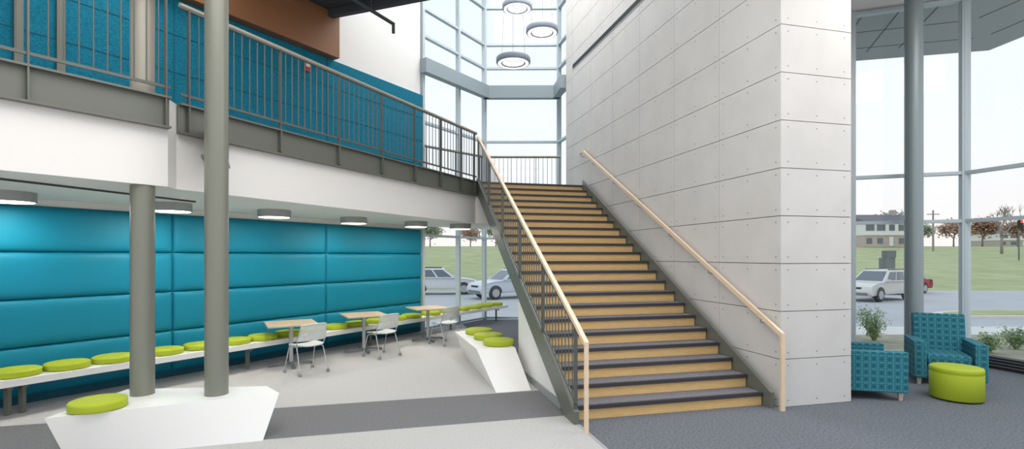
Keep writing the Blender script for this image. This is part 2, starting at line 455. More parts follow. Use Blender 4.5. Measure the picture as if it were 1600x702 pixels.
# wall handrail
g = thing('wall_handrail', 'maple handrail climbing the grey panel wall on the stair right side', 'handrail', S(0, -.08))
mb = MB(); hz = lambda s: zn(s)+.86
mb.beam(S(-.12, -.085, .93), S(6.35, -.085, hz(6.2)), .042, .055); mb.beam(S(6.33, -.085, hz(6.2)), S(6.6, -.085, hz(6.2)), .042, .055)
mb.build('rail', M['handwood'], g)
MB().beam(S(-.12, -.085, .95), S(-.12, -.085, 0.), .045, .05).build('rail_post', M['handwood'], g)
for s_ in (.25, 1.35, 2.45, 3.55, 4.65, 5.75, 6.5):
    f = (s_+.12)/6.47; z_ = .93+(hz(6.2)-.93)*min(1, f)
    MB().tube([S(s_, -.085, z_-.03), S(s_, -.085, z_-.09), S(s_, -.02, z_-.1), S(s_, .0, z_-.1)], .011, 8).build('bracket', M['silver'], g)

# ------------------------------------------------------------------ panel block wall
mb = MB(); PH = .601; BL = 7.8; BW = 1.085; BH = 10.9
mb.prism([S(.018, .018), S(.018, BW-.018), S(BL, BW-.018), S(BL, .018)], 0, BH, m=1)
pw = [(i*1.215, min((i+1)*1.215, BL)) for i in range(7)]
for r_ in range(18):
    z0, z1 = r_*PH+.0045, min((r_+1)*PH-.0045, BH)
    for (a, b) in pw:
        a += .004 if a > 0 else 0; b -= .004
        mb.prism([S(a, 0), S(b, 0), S(b, .02), S(a, .02)], z0, z1)
        for fx in (.07, .5, .93):
            for fz in (.13, .87):
                c_ = S(a+(b-a)*fx, -.001, z0+(z1-z0)*fz)
                mb.add([c_+D*(.011*math.cos(q*math.pi/4))+Vector((0, 0, .011*math.sin(q*math.pi/4))) for q in range(8)], [tuple(range(8))], 2)
    mb.prism([S(0, .02), S(0, BW), S(.02, BW), S(.02, .02)], z0, z1)
    for fx in (.1, .5, .9):
        for fz in (.13, .87):
            c_ = S(-.001, BW*fx, z0+(z1-z0)*fz)
            mb.add([c_+RR*(.010*math.cos(q*math.pi/4))+Vector((0, 0, .010*math.sin(q*math.pi/4))) for q in range(8)], [tuple(range(8))], 2)
struct(mb, 'wall_right', [M['concrete'], M['gap'], M['bolt']], 'tall block clad in pale grey screwed panels beside the stair', 'wall')
t = thing('linear_diffuser', 'long black slot air diffuser high on the panel wall', 'air vent', S(5, -.02, 6.8))
mb = MB(); mb.beam(S(2, -.006, 6.93), S(7.28, -.006, 6.93), .012, .015); mb.beam(S(2, -.006, 6.81), S(7.28, -.006, 6.81), .012, .015); mb.build('frame', M['silver'], t)
MB().beam(S(2, -.004, 6.87), S(7.28, -.004, 6.87), .008, .1).build('slot', M['black'], t)

# ------------------------------------------------------------------ windows
def window(nm, label, p0, p1, z0, z1, verts, trans, mw=.07, md=.12):
    p0 = Vector(p0); p1 = Vector(p1); t = thing('window_%d' % nm, label, 'window', (p0+p1)/2, kind='structure')
    Z = Vector((0, 0, 1)); d = (p1-p0).normalized(); L_ = (p1-p0).length
    for f in verts:
        q = p0.lerp(p1, f); MB().beam(q+Z*z0, q+Z*z1, md, mw, up=d).build('mullion', M['mullion'], t)
    for z in trans:
        MB().beam(p0+Z*z, p1+Z*z, md*.9, .06).build('transom', M['mullion'], t)
    for fa, fb in zip(verts[:-1], verts[1:]):
        for za, zb in zip(trans[:-1], trans[1:]):
            a, b = p0.lerp(p1, fa), p0.lerp(p1, fb)
            MB().add([a+Z*za, b+Z*za, b+Z*zb, a+Z*zb], [(0, 1, 2, 3)]).build('pane', M['glass'], t)
    return t
TZ = [.05, 2.42, 3.5, 5.3, 6.7, 7.5, 8.2, 9.3, 10.8]
window(1, 'angled tall curtain wall bay beside the teal wall end', FA, FB, 0, 10.85, [0.01, .54, .99], TZ, .08)
window(2, 'middle bay of tall curtain wall behind the stair landing', FB, FC, 0, 10.85, [.01, .99], TZ, .08)
window(3, 'narrow tall curtain wall bay next to the panel block', FC, FD, 0, 10.85, [.02, .98], TZ, .08)
window(4, 'tall window wall behind the patterned armchairs', G0, G1, 0, 6.65, [.01, .33, .665, .995], [.05, 2.54, 3.42, 6.6], .09, .15)
window(5, 'tall window wall returning at far right of the lounge', G1, G2, 0, 6.65, [.0, .5, .99], [.05, 2.54, 3.42, 6.6], .09, .15)
BN = Vector((0, -.3, 0))
for (a, b, lb) in ((W(7.68, .12), FB+Vector((.1, -.3, 0)), 'angled left'), (FB+BN, FC+BN, 'middle'), (FC+Vector((-.1, -.3, 0)), FD+Vector((-.28, -.05, 0)), 'short right')):
    mb = MB(); mb.beam(a+Vector((0, 0, 6.69)), b+Vector((0, 0, 6.69)), .2, .36)
    tag(mb.build('steel_beam', M['beamblue']), 'blue grey steel beam, %s span across the tall curtain wall' % lb, 'beam', 'curtain wall ring beams')

# ------------------------------------------------------------------ ceilings
e0 = W(4.98, .0); ed = Vector((.94, -.34, 0)).normalized(); e1 = e0+ed*5.4
mb = MB(); mb.prism([W(-3), e0, e1, (e1.x+.6, -2.5, 0), (-9.2, -2.5, 0), (-9.2, 2.2, 0)], 6.86, 7.25)
ce = struct(mb, 'ceiling', M['darkceil'], 'dark exposed ceiling deck over the near lobby', 'ceiling')
for k in range(4):
    q = e0-Vector((.35, .937, 0))*(.25+k*.9); MB().beam(q+Vector((0, 0, 6.78)), q+ed*5+Vector((0, 0, 6.78)), .12, .15).build('joist', M['darkceil'], ce)
mb = MB(); mb.prism([W(4.98), e1, (5.2, 8.2, 0), (5.2, 11, 0), (2.2, 16.2, 0), (-1.6, 16.2, 0), W(7.75, -.3)], 10.92, 11.1)
struct(mb, 'ceiling_atrium', M['ceilwhite'], 'high white ceiling over the stair atrium', 'ceiling')
mb = MB(); mb.prism([S(-2.5, BW+.02), S(4.5, BW+.02), G0, G1, G2, (G2.x, 4, 0)], 6.66, 6.9)
struct(mb, 'ceiling_lounge', M['ceilwhite'], 'white ceiling over the armchair lounge', 'ceiling')
# canopy outside
gd = (G1-G0).normalized(); gn = Vector((-gd.y, gd.x, 0)); hd = (G2-G1).normalized(); hn = Vector((-hd.y, hd.x, 0))
mb = MB()
corner = G1+(gn+hn)*2.0
mb.prism([G0+gn*.1, G1+(gn+hn)*.08, corner, G0+gn*2.3], 6.62, 6.9)
mb.prism([G1+(gn+hn)*.08, G2+hn*.1, G2+hn*2.2, corner], 6.62, 6.9)
for k in range(1, 9):
    q = G0+gd*(k*.62); mb.beam(q+gn*.15+Vector((0, 0, 6.618)), q+gn*2.25+Vector((0, 0, 6.618)), .024, .006, m=1)
for k in (.75, 1.5): mb.beam(G0+gn*k+Vector((0, 0, 6.618)), G1+gn*k+hn*k*.8+Vector((0, 0, 6.618)), .024, .006, m=1)
for k in range(1, 6):
    q = G1+hd*(k*.62); mb.beam(q+hn*.15+Vector((0, 0, 6.618)), q+hn*2.1+Vector((0, 0, 6.618)), .024, .006, m=1)
for k in (.75, 1.5): mb.beam(G1+hn*k+gn*k*.8+Vector((0, 0, 6.618)), G2+hn*k+Vector((0, 0, 6.618)), .024, .006, m=1)
tag(mb.build('entrance_canopy', [M['canopy'], M['seam']]), 'grey panelled roof overhang outside the lounge windows', 'canopy')
# sprinkler
t = thing('sprinkler_pipe', 'dark sprinkler pipe with elbow under the ceiling deck edge', 'pipe', (-2.6, 9.4, 6.3))
MB().tube([(-3.3, 8.3, 6.5), (-2.45, 9.7, 6.42), (-2.3, 9.93, 6.4)], .035, 10).build('pipe', M['darkceil'], t)
MB().tube([(-2.3, 9.93, 6.42), (-2.3, 9.93, 6.22)], .03, 10).build('drop', M['darkceil'], t)
MB().tube([(-2.6, 9.45, 6.44), (-2.6, 9.45, 6.86)], .012, 8).build('hanger', M['darkceil'], t)

# ------------------------------------------------------------------ columns
cx, cy = -3.94, 5.46
tag(MB().tube([(cx, cy, .425), (cx, cy, CE)], .112, 32).build('column', M['column']), 'olive grey round column under walkway, left on tapered white bench', 'column')
tag(MB().tube([(cx, cy, FL), (cx, cy, 6.85)], .112, 32).build('column', M['railtop']), 'pale beige round column behind the far left upper railing', 'column')
tag(MB().tube([(-3.15, 5.46, .425), (-3.15, 5.46, 6.85)], .114, 32).build('column', M['column']), 'tall olive grey round column in front of the upper walkway', 'column')
tag(MB().tube([(7.22, 9.2, 0), (7.22, 9.2, 6.65)], .14, 32).build('column', M['column_blue']), 'blue grey round column by the lounge windows behind patterned armchair', 'column')
q = R0.lerp(R1, .075)
t = thing('beam_bracket', 'olive steel bracket tying tall column to walkway edge', 'bracket', (q.x, q.y, 3.0))
MB().beam((q.x, q.y, 3.2), (-3.24, 5.56, 3.2), .16, .36).build('stub_beam', M['steel'], t)
MB().beam((q.x+.0, q.y+.0, 2.98), (-3.24, 5.56, 2.98), .24, .03).build('plate', M['steel'], t)

# ------------------------------------------------------------------ tapered benches
def pz(l, z): return [(x, y, z) for x, y in l]
mb = MB()
mb.ruled(pz([(-4.16, 4.78), (-2.56, 5.26), (-2.85, 5.62), (-4.0, 5.35)], 0), pz([(-4.24, 4.64), (-2.5, 5.50), (-2.78, 5.8), (-4.25, 5.66)], .425))
tag(mb.build('tapered_bench', M['benchwhite']), 'white tapered block bench around the two columns in front', 'bench')
mb = MB()
mb.ruled(pz([(-.22, 7.1), (.27, 7.24), (-.38, 9.9), (-.9, 9.75)], 0), pz([(-.56, 8.05), (.05, 8.15), (-.5, 10.35), (-1.1, 9.85)], .44))
tag(mb.build('tapered_bench', M['benchwhite']), 'white tapered block bench against the wall below the stair', 'bench')
def loose_cushion(p, r, label, grp=None):
    o = MB().lathe(cushion_mesh(r, .09), n=36).build('seat_cushion', M['lime'], local=True); o.location = p
    tag(o, label, 'cushion', grp)
loose_cushion((-4.0, 4.95, .4255), .235, 'lime green round cushion left of the columns on front bench')
for (x, y, w) in ((-.22, 8.42, 'nearest'), (-.42, 9.02, 'middle'), (-.62, 9.62, 'farthest')):
    loose_cushion((x, y, .4405), .255, 'lime green round cushion, %s of three on the bench under the stair' % w, 'cushions on the under stair bench')

# ------------------------------------------------------------------ drum lights
fd = None
DR = [(-5.9, 6.0), (-4.85, 7.3), (-3.9, 8.4), (-3.09, 10.0), (-2.1, 11.2), (-1.22, 12.1)]
for i, (x, y) in enumerate(DR):
    lb = 'grey drum ceiling light under the walkway, %s from the left' % ORD[i]
    if fd is None:
        fd = thing('drum_light', lb, 'ceiling light', (x, y, 2.531), 'drum lights under the walkway')
        MB().lathe([(.245, .0), (.25, .01), (.25, .12), (.0, .12)], n=36).build('housing', M['housing'], fd, local=True)
        MB().lathe([(0, -.004), (.225, -.004), (.235, .001)], n=36).build('diffuser', M['glow'], fd, local=True)
    else: dup(fd, (x, y, 2.531), 0, lb)
# ring pendants
rp = None
for (u, v, Y, w) in ((808, 11, 13.2, 'highest'), (847, 48, 12.2, 'middle height'), (802, 95, 11.5, 'lowest')):
    p = ((u-800)/800*Y, Y, 1.9-(v-400)/800*Y-.06)
    lb = 'round grey ring pendant lamp, %s of three before the tall glass' % w
    if rp is None:
        rp = thing('ring_pendant', lb, 'pendant light', p, 'ring pendants in the atrium')
        MB().lathe([(.25, .0), (.37, .0), (.385, .02), (.385, .11), (.37, .13), (.25, .13), (.24, .11), (.24, .02)], n=48, closed=True).build('ring_shade', M['ringgrey'], rp, local=True)
        MB().lathe([(.275, -.006), (.345, -.006), (.345, -.001), (.275, -.001)], n=48, closed=True).build('diffuser', M['ringglow'], rp, local=True)
        MB().lathe([(.238, .02), (.232, .02), (.232, .11), (.238, .11)], n=48, closed=True).build('inner_diffuser', M['ringglow'], rp, local=True)
        root = rp
    else: root = dup(rp, p, 0, lb)
    for c in list(root.children):
        if c.name.startswith('cable'): bpy.data.objects.remove(c)
    top = 10.92-p[2]
    for k in range(3):
        a = 2*math.pi*k/3+.5
        MB().tube([(.31*math.cos(a), .31*math.sin(a), .13), (.31*math.cos(a)*.2, .31*math.sin(a)*.2, top)], .004, 5).build('cable', M['silver'], root, local=True)

# fire alarm
p = W(4.36, .066, 5.55)
t = thing('fire_alarm', 'small red and white alarm strobe on the teal upper wall', 'alarm', p)
MB().box((0, 0, .06), (.12, .05, .16), math.atan2(WD.y, WD.x)).build('body', M['red'], t, local=True)
q = WN*.03
MB().box((q.x, q.y, .09), (.08, .03, .06), math.atan2(WD.y, WD.x)).build('strobe', M['plastic'], t, local=True)

# ------------------------------------------------------------------ tables and chairs
def make_table(label):
    t = thing('cafe_table', label, 'table', group='square cafe tables')
    MB().bevbox((0, 0, .725), (.8, .8, .03), .008, 2).build('tabletop', M['tablewood'], t, local=True)
    mb = MB(); mb.tube([(0, 0, .05), (0, 0, .70)], .035, 16); mb.box((0, 0, .70), (.3, .3, .015)); mb.build('pedestal', M['silver'], t, local=True)
    for k in range(4):
        a = k*math.pi/2; c, s_ = math.cos(a), math.sin(a)
        mb = MB(); mb.beam((c*.03, s_*.03, .055), (c*.36, s_*.36, .03), .055, .03); mb.lathe([(.02, 0), (.025, .005), (.02, .02)], (c*.34, s_*.34, 0), 10)
        mb.build('foot', M['signgrey'], t, local=True)
    return t
def make_chair(label):
    t = thing('mesh_chair', label, 'chair', group='mesh back chairs at the cafe tables')
    mb = MB(); vs = []; fs = []; nx, ny = 10, 10
    for lay in (0, 1):
        for i in range(nx+1):
            for j in range(ny+1):
                x = -1+2*i/nx; y = -1+2*j/ny
                k = (1-.12*abs(x)**3*abs(y)**2)
                z = .455+.02*abs(x)**2.5-.05*max(0, -y-.6)+(.008 if lay else -.008)
                vs.append((x*.225*k, y*.215*k, z))
    Q = (nx+1)*(ny+1)
    for i in range(nx):
        for j in range(ny):
            a = i*(ny+1)+j; f = (a, a+ny+1, a+ny+2, a+1); fs.append(f); fs.append(tuple(Q+x for x in f[::-1]))
    for i in range(nx):
        for j in (0, ny): a = i*(ny+1)+j; b = a+ny+1; fs.append((a, b, Q+b, Q+a))
    for j in range(ny):
        for i in (0, nx): a = i*(ny+1)+j; b = a+1; fs.append((a, b, Q+b, Q+a))
    mb.add(vs, fs, 0, True); mb.build('seat', M['plastic'], t, local=True)
    def bk(u, v):
        return Vector((u*.235*(1-.1*v), .225+.07*v+.05*u*u*-1+.05-.06, .55+.25*v))
    mb = MB()
    N_ = 12
    rim = [bk(-1+2*k/N_, 0) for k in range(N_+1)]+[bk(1, k/6) for k in range(1, 7)]+[bk(1-2*k/N_, 1+.06*(1-(1-2*k/N_)**2)) for k in range(1, N_+1)]+[bk(-1, 1-k/6) for k in range(1, 7)]
    mb.tube(rim, .010, 8)
    for k in range(1, 16): mb.tube([bk(-1+2*k/16, v/4) for v in range(5)], .0078, 6)
    for k in range(1, 9): mb.tube([bk(-1+2*j/8, k/9) for j in range(9)], .0075, 6)
    mb.build('backrest', M['plastic'], t, local=True)
    for sx in (-1, 1):
        MB().tube([(sx*.225, .0, .44), (sx*.235, .12, .47), (sx*.24, .165, .56), (sx*.222, .225, .75)], .009, 8).build('back_support', M['silver'], t, local=True)
        for sy, yy in ((-1, -.23), (1, .24)):
            lg = MB().tube([(sx*.2, sy*.06, .435), (sx*.225, sy*.12, .42), (sx*.245, yy, .06)], .009, 8).build('leg', M['silver'], t, local=True)
            mb = MB()
            for dx in (-.012, .012):
                mb.tube([(sx*.245+dx-.006, yy, .027), (sx*.245+dx+.006, yy, .027)], .027, 14)
            mb.tube([(sx*.245, yy, .03), (sx*.245, yy, .07)], .008, 8)
            mb.build('caster', M['housing'], lg, local=True)
    MB().tube([(-.2, .0, .432), (.2, 0, .432)], .009, 8).build('crossbar', M['silver'], t, local=True)
    return t
tabs = [((-3.84, 8.9), 'nearest'), ((-2.95, 10.2), 'middle'), ((-1.90, 11.55), 'farthest')]
tb = make_table('maple topped square pedestal table, nearest of three by the wall bench'); tb.location = (*tabs[0][0], 0); tb.rotation_euler.z = math.radians(30)
for (x, y), w in tabs[1:]:
    dup(tb, (x, y, 0), math.radians(30), 'maple topped square pedestal table, %s of three by the wall bench' % w)
chs = [((-3.36, 8.36), 'nearest'), ((-2.47, 9.7), 'middle'), ((-1.45, 11.04), 'farthest')]
ch = None
for (p, w), (q, _) in zip(chs, tabs):
    dx, dy = q[0]-p[0], q[1]-p[1]; rz = math.atan2(dx, -dy)+math.radians(10)
    lb = 'pale mesh back chair on casters at the %s square table' % w
    if ch is None: ch = make_chair(lb); ch.location = (*p, 0); ch.rotation_euler.z = rz
    else: dup(ch, (*p, 0), rz, lb)

# ------------------------------------------------------------------ lounge chairs and ottoman
def make_armchair(label):
    t = thing('armchair', label, 'armchair', group='patterned lounge armchairs')
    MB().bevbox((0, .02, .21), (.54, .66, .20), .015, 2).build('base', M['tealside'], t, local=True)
    MB().bevbox((0, -.06, .385), (.535, .58, .15), .035, 4).build('seat_cushion', M['pattern'], t, local=True)
    T = Matrix.Rotation(math.radians(-7), 4, 'X')
    MB().bevbox((0, .30, .65), (.64, .16, .70), .022, 3, T).build('backrest', M['pattern'], t, local=True)
    for sx in (-1, 1):
        MB().bevbox((sx*.345, -.02, .375), (.145, .76, .53), .012, 2).build('arm', M['pattern'], t, local=True)
        for sy in (-1, 1):
            mb = MB(); x, y = sx*.35, sy*.33
            mb.loft(pz([(x-.018, y-.018), (x+.018, y-.018), (x+.018, y+.018), (x-.018, y+.018)], 0), pz([(x-.03, y-.03), (x+.03, y-.03), (x+.03, y+.03), (x-.03, y+.03)], .115))
            mb.build('leg', M['legwood'], t, local=True)
    return t
ac = make_armchair('teal geometric patterned armchair by the blue grey column facing viewer'); ac.location = (6.5, 7.72, 0); ac.rotation_euler.z = math.radians(-28)
dup(ac, (4.86, 7.14, 0), math.radians(76), 'teal geometric patterned armchair half hidden behind the panel block')
t = thing('ottoman', 'round lime green ottoman in front of the patterned armchair', 'ottoman', (5.9, 6.8, 0))
MB().lathe([(0, .02), (.272, .02), (.284, .03), (.285, .355), (.281, .362), (.285, .369), (.285, .415), (.275, .43), (.2, .434), (0, .435)], n=40).build('body', M['lime'], t, local=True)
for k in range(4):
    a = k*math.pi/2+.5; MB().tube([(.22*math.cos(a), .22*math.sin(a), 0), (.22*math.cos(a), .22*math.sin(a), .03)], .025, 10).build('foot', M['black'], t, local=True)
# heater
t = thing('floor_heater', 'low dark floor heater along the right lounge window', 'heater', G1+hd*1.6-hn*.3)
q0, q1 = G1+hd*.55-hn*.32, G1+hd*3.3-hn*.32
MB().beam(q0+Vector((0, 0, .1)), q1+Vector((0, 0, .1)), .18, .2).build('casing', M['black'], t)
for k in range(3): MB().beam(q0-hn*.095+Vector((0, 0, .06+.05*k)), q1-hn*.095+Vector((0, 0, .06+.05*k)), .012, .012).build('fin', M['signgrey'], t)

# ------------------------------------------------------------------ outdoors
def gz(Y):
    if Y < 12: return -.16
    if Y < 20: return -.16-.39*(Y-12)/8
    if Y < 36: return -.55
    if Y < 85: return -.55+3.95*((Y-36)/49)
    return 3.4+(Y-85)*.02
def strip(name, y0, y1, n, m, label, x0=-70, x1=130):
    mb = MB(); vs = []; fs = []
    for i in range(n+1):
        y = y0+(y1-y0)*i/n; vs += [(x0, y, gz(y)), (x1, y, gz(y)), (x1, y, gz(y)-.4), (x0, y, gz(y)-.4)]
    for i in range(n):
        a = i*4
        for k in range(4): fs.append((a+k, a+(k+1) % 4, a+4+(k+1) % 4, a+4+k))
    fs.append((0, 1, 2, 3)); a = n*4; fs.append((a+3, a+2, a+1, a))
    mb.add(vs, fs); struct(mb, name, m, label, 'ground')
strip('planting_bed', 7, 14, 8, M['mulch'], 'brown planting strip along the building outside')
strip('sidewalk', 14, 16.5, 3, M['pavement'], 'pale concrete walk outside the windows')
strip('parking_lot', 16.5, 36, 10, M['asphalt'], 'grey asphalt parking lot outside')
strip('lawn', 36, 170, 20, M['lawn'], 'sloping autumn lawn beyond the parking lot')
# curbs and island
mb = MB(); mb.prism([(16.5, 19.6, 0), (30, 19.6, 0), (30, 22, 0), (19.5, 22, 0), (17.2, 21.0, 0)], gz(20)-.05, gz(20)+.14, m=0)
mb.prism([(17.0, 19.9, 0), (30, 19.9, 0), (30, 21.7, 0), (19.6, 21.7, 0), (17.5, 20.8, 0)], gz(20)+.14, gz(20)+.16, m=1)
tag(mb.build('curb_island', [M['pavement'], M['lawn']]), 'curbed grass island in the parking lot at far right', 'curb')

def frustum_pts(xb0, xb1, yb, zb, xt0, xt1, yt, zt):
    return [(xb0, -yb, zb), (xb1, -yb, zb), (xb1, yb, zb), (xb0, yb, zb)], [(xt0, -yt, zt), (xt1, -yt, zt), (xt1, yt, zt), (xt0, yt, zt)]
def make_car(name, label, cat, paint, x, y, rz, kind):
    t = thing(name, label, cat, (x, y, gz(y)), rz=0)
    wr = .37 if kind != 'sedan' else .33
    hd_ = {'suv': 1.02, 'sedan': .88}[kind]
    wx = 1.38
    def arch(cx): return [(cx+(wr+.06)*math.cos(a), wr+(wr+.06)*math.sin(a)) for a in [math.pi*(k/10) for k in range(11)]]
    low = [(2.2, .32)]+arch(wx)+arch(-wx)+[(-2.18, .34), (-2.27, .42), (-2.3, .6), (-2.28, hd_-.12), (-2.22, hd_+.0), (-2.1, hd_+.03), (.8, hd_+.03), (1.5, hd_-.02), (1.95, hd_-.1), (2.18, hd_-.2), (2.28, hd_-.36), (2.3, .5), (2.27, .38)]
    mb = MB()
    n_ = len(low)
    secs = [(-.80, .955), (-.86, .985), (-.9, 1.), (.9, 1.), (.86, .985), (.80, .955)]
    lay = [[(px*k_, yy, pz_) for px, pz_ in low] for yy, k_ in secs]
    for a, b in zip(lay[:-1], lay[1:]):
        mb.add(a+b, [(i, (i+1) % n_, n_+(i+1) % n_, n_+i) for i in range(n_)], 0, True)
    mb.add(lay[0], [tuple(range(n_))]); mb.add(lay[-1], [tuple(range(n_))])
    if kind == 'suv': F = (-2.16, .95, .84, hd_+.01, -1.92, .1, .66, 1.64)
    else: F = (-1.75, 1.0, .82, hd_+.01, -1.05, .1, .6, 1.37)
    b_, t_ = frustum_pts(*F); mb.loft(b_, t_)
    rt = [Vector(p) for p in t_]; cr = sum(rt, Vector())/4
    mb.loft([tuple(p) for p in rt], [tuple(cr+(p-cr)*.88+Vector((0, 0, .045))) for p in rt])
    body = mb.build('body', paint, t, local=True)
    bv = [Vector(p) for p in b_]; tv = [Vector(p) for p in t_]
    def fq(i, j, u0, u1, v0, v1):
        def P_(u, v): return bv[i].lerp(bv[j], u).lerp(tv[i].lerp(tv[j], u), v)
        c = [P_(u0, v0), P_(u1, v0), P_(u1, v1), P_(u0, v1)]
        nrm = (c[1]-c[0]).cross(c[3]-c[0]).normalized()
        if nrm.dot(c[0]-Vector((F[0]/2+F[1]/2, 0, c[0].z))) < 0: nrm = -nrm
        c2 = [p+nrm*.012 for p in c]
        MB().loft(c, c2).build('window', M['carglass'], t, local=True)
    segs = [(.05, .28), (.32, .6), (.64, .93)] if kind == 'suv' else [(.08, .48), (.52, .92)]
    for (u0, u1) in segs:
        fq(0, 1, u0, u1, .14, .88); fq(3, 2, u0, u1, .14, .88)
    fq(1, 2, .07, .93, .1, .92); fq(3, 0, .08, .92, .2, .88)
    for sx in (-1, 1):
        for sy in (-1, 1):
            w_ = MB(); T = Matrix.Translation((sx*wx, sy*.8, wr)) @ Matrix.Rotation(math.pi/2, 4, 'X')
            m2 = MB(); m2.lathe([(.0, -.11), (wr-.05, -.11), (wr, -.07), (wr, .07), (wr-.05, .11), (0, .11)], n=20)
            w_.add([T @ Vector(v) for v in m2.v], m2.f, 0, True); wo = w_.build('wheel', M['tyre'], t, local=True)
            m3 = MB(); m3.lathe([(0, -.12), (wr*.62, -.12), (wr*.62, .12), (0, .12)], n=16)
            w2 = MB(); w2.add([T @ Vector(v) for v in m3.v], m3.f); w2.build('hubcap', M['hub'], wo, local=True)
    for sy in (-1, 1):
        MB().bevbox((2.14, sy*.62, hd_-.24), (.18, .36, .15), .03, 2).build('headlight', M['lamp'], t, local=True)
        MB().bevbox((-2.2, sy*.73, hd_-.18), (.12, .2, .26), .02, 2).build('taillight', M['lampred'], t, local=True)
        MB().bevbox((.75, sy*.96, hd_+.1), (.1, .16, .13), .02, 2).build('mirror', paint, t, local=True)
    MB().bevbox((2.25, 0, .45), (.1, 1.45, .16), .03, 2).build('bumper', M['signgrey'], t, local=True)
    MB().box((2.22, 0, hd_-.3), (.1, .75, .12)).build('grille', M['black'], t, local=True)
    if kind == 'suv':
        for sy in (-1, 1): MB().beam((-1.8, sy*.58, 1.70), (0, sy*.58, 1.70), .04, .03).build('roof_rail', M['black'], t, local=True)
    t.rotation_euler.z = rz
    return t
make_car('suv', 'white suv parked outside, left of the lower window mullion', 'car', M['carwhite'], -4.5, 33, math.radians(6), 'suv')
make_car('suv', 'pale blue grey suv parked outside beside the stair edge', 'car', M['carblue'], -.2, 30.0, math.radians(-148), 'suv')
make_car('suv', 'silver suv parked outside the lounge window', 'car', M['carsilver'], 20.3, 28.5, math.radians(208), 'suv')
make_car('car', 'dark red car parked behind the silver suv', 'car', M['carred'], 25.3, 33.6, math.radians(205), 'sedan')

def make_tree(x, y, h, kind, label):
    z0 = gz(y); t = thing('tree', label, 'tree', (x, y, z0), 'trees beyond the lawn')
    R_ = random.Random(int(x*13+y)); mb = MB(); tips = []
    def br(p, d, l, r, dep):
        q = p+d*l; mb.tube([p, q], [r, r*.65], 5); tips.append(q)
        if dep == 0: return
        for k in range(3 if dep > 1 else 4):
            nd = (d+Vector((R_.uniform(-.8, .8), R_.uniform(-.8, .8), R_.uniform(-.1, .5)))).normalized()
            br(q-d*l*R_.uniform(0, .3), nd, l*R_.uniform(.6, .8), r*.6, dep-1)
    br(Vector((0, 0, -.2)), Vector((0, 0, 1)), h*(.33 if kind == 'bare' else .26), h*.022, 4 if kind == 'bare' else 3)
    mb.build('trunk', M['bark'], t, local=True)
    if kind != 'bare':
        lf = MB()
        for q in tips[1:]:
            for k in range(30):
                c = q+Vector((R_.gauss(0, h*.075), R_.gauss(0, h*.075), R_.gauss(0, h*.065)))
                a = Vector((R_.uniform(-1, 1), R_.uniform(-1, 1), R_.uniform(-1, 1))).normalized(); b = a.orthogonal().normalized(); s_ = h*.026
                lf.add([c-a*s_, c+b*s_, c+a*s_, c-b*s_], [(0, 1, 2, 3)])
        lf.build('foliage', M['leafred'] if kind == 'red' else M['leafgreen'], t, local=True)
def ux(u, Y): return (u-800)/800*Y
make_tree(ux(1565, 70), 70, 8.5, 'bare', 'bare leafless tree on the lawn at far right')
make_tree(ux(1490, 95), 95, 7.5, 'red', 'rust coloured autumn tree right of the utility pole')
make_tree(ux(1395, 100), 100, 10, 'green', 'grey green tree behind the white house')
make_tree(ux(1590, 100), 100, 7.5, 'red', 'rust coloured autumn tree at far right of the lawn')
make_tree(ux(1440, 110), 110, 7, 'green', 'grey green tree right of the round column')
make_tree(ux(1535, 105), 105, 9, 'red', 'rust coloured autumn tree left of the low far house')
make_tree(ux(672, 92), 92, 7, 'green', 'grey green tree nearest the teal wall end')
make_tree(ux(735, 95), 95, 6, 'red', 'rust coloured autumn tree in middle of low windows')
make_tree(ux(775, 92), 92, 6.5, 'green', 'grey green tree beside the stair edge outside')
# house
def house(x, y, w, dpt, h, label):
    z = gz(y); t = thing('house', label, 'house', (x, y, z))
    mb = MB(); mb.box((0, 0, h*.72), (w, dpt, h*.56)); mb.build('upper_wall', M['siding'], t, local=True)
    MB().box((0, .2, h*.21), (w*.98, dpt, h*.48)).build('lower_wall', M['brick'], t, local=True)
    mb = MB(); e = .4; zt = h
    v = [(-w/2-e, -dpt/2-e, zt), (w/2+e, -dpt/2-e, zt), (w/2+e, dpt/2+e, zt), (-w/2-e, dpt/2+e, zt), (-w/2-e, 0, zt+1.3), (w/2+e, 0, zt+1.3)]
    mb.add(v, [(0, 1, 5, 4), (2, 3, 4, 5), (0, 4, 3), (1, 2, 5), (0, 3, 2, 1)]); mb.build('roof', M['roof'], t, local=True)
    for k in range(5):
        xx = -w/2+w*(k+.5)/5
        o = MB().box((xx, -dpt/2-.02, h*.74), (w*.1, .08, h*.24)).build('window', M['darkpane'], t, local=True)
        if k != 2:
            for sx in (-1, 1): MB().box((xx+sx*w*.065, -dpt/2-.03, h*.74), (w*.025, .06, h*.25)).build('shutter', M['signgrey'], t, local=True)
            MB().box((xx, -dpt/2+.18, h*.22), (w*.1, .08, h*.22)).build('window', M['darkpane'], t, local=True)
    MB().box((0, -dpt/2+.17, h*.2), (w*.07, .1, h*.36)).build('door', M['siding'], t, local=True)
    MB().box((w*.3, 0, h+1.3), (.7, .7, 1.6)).build('chimney', M['brick'], t, local=True)
house(ux(1370, 88), 88, 9.0, 7, 4.2, 'white two storey house with grey roof on the hill')
house(ux(1575, 120), 120, 12, 8, 3.0, 'low far house behind the bare tree')
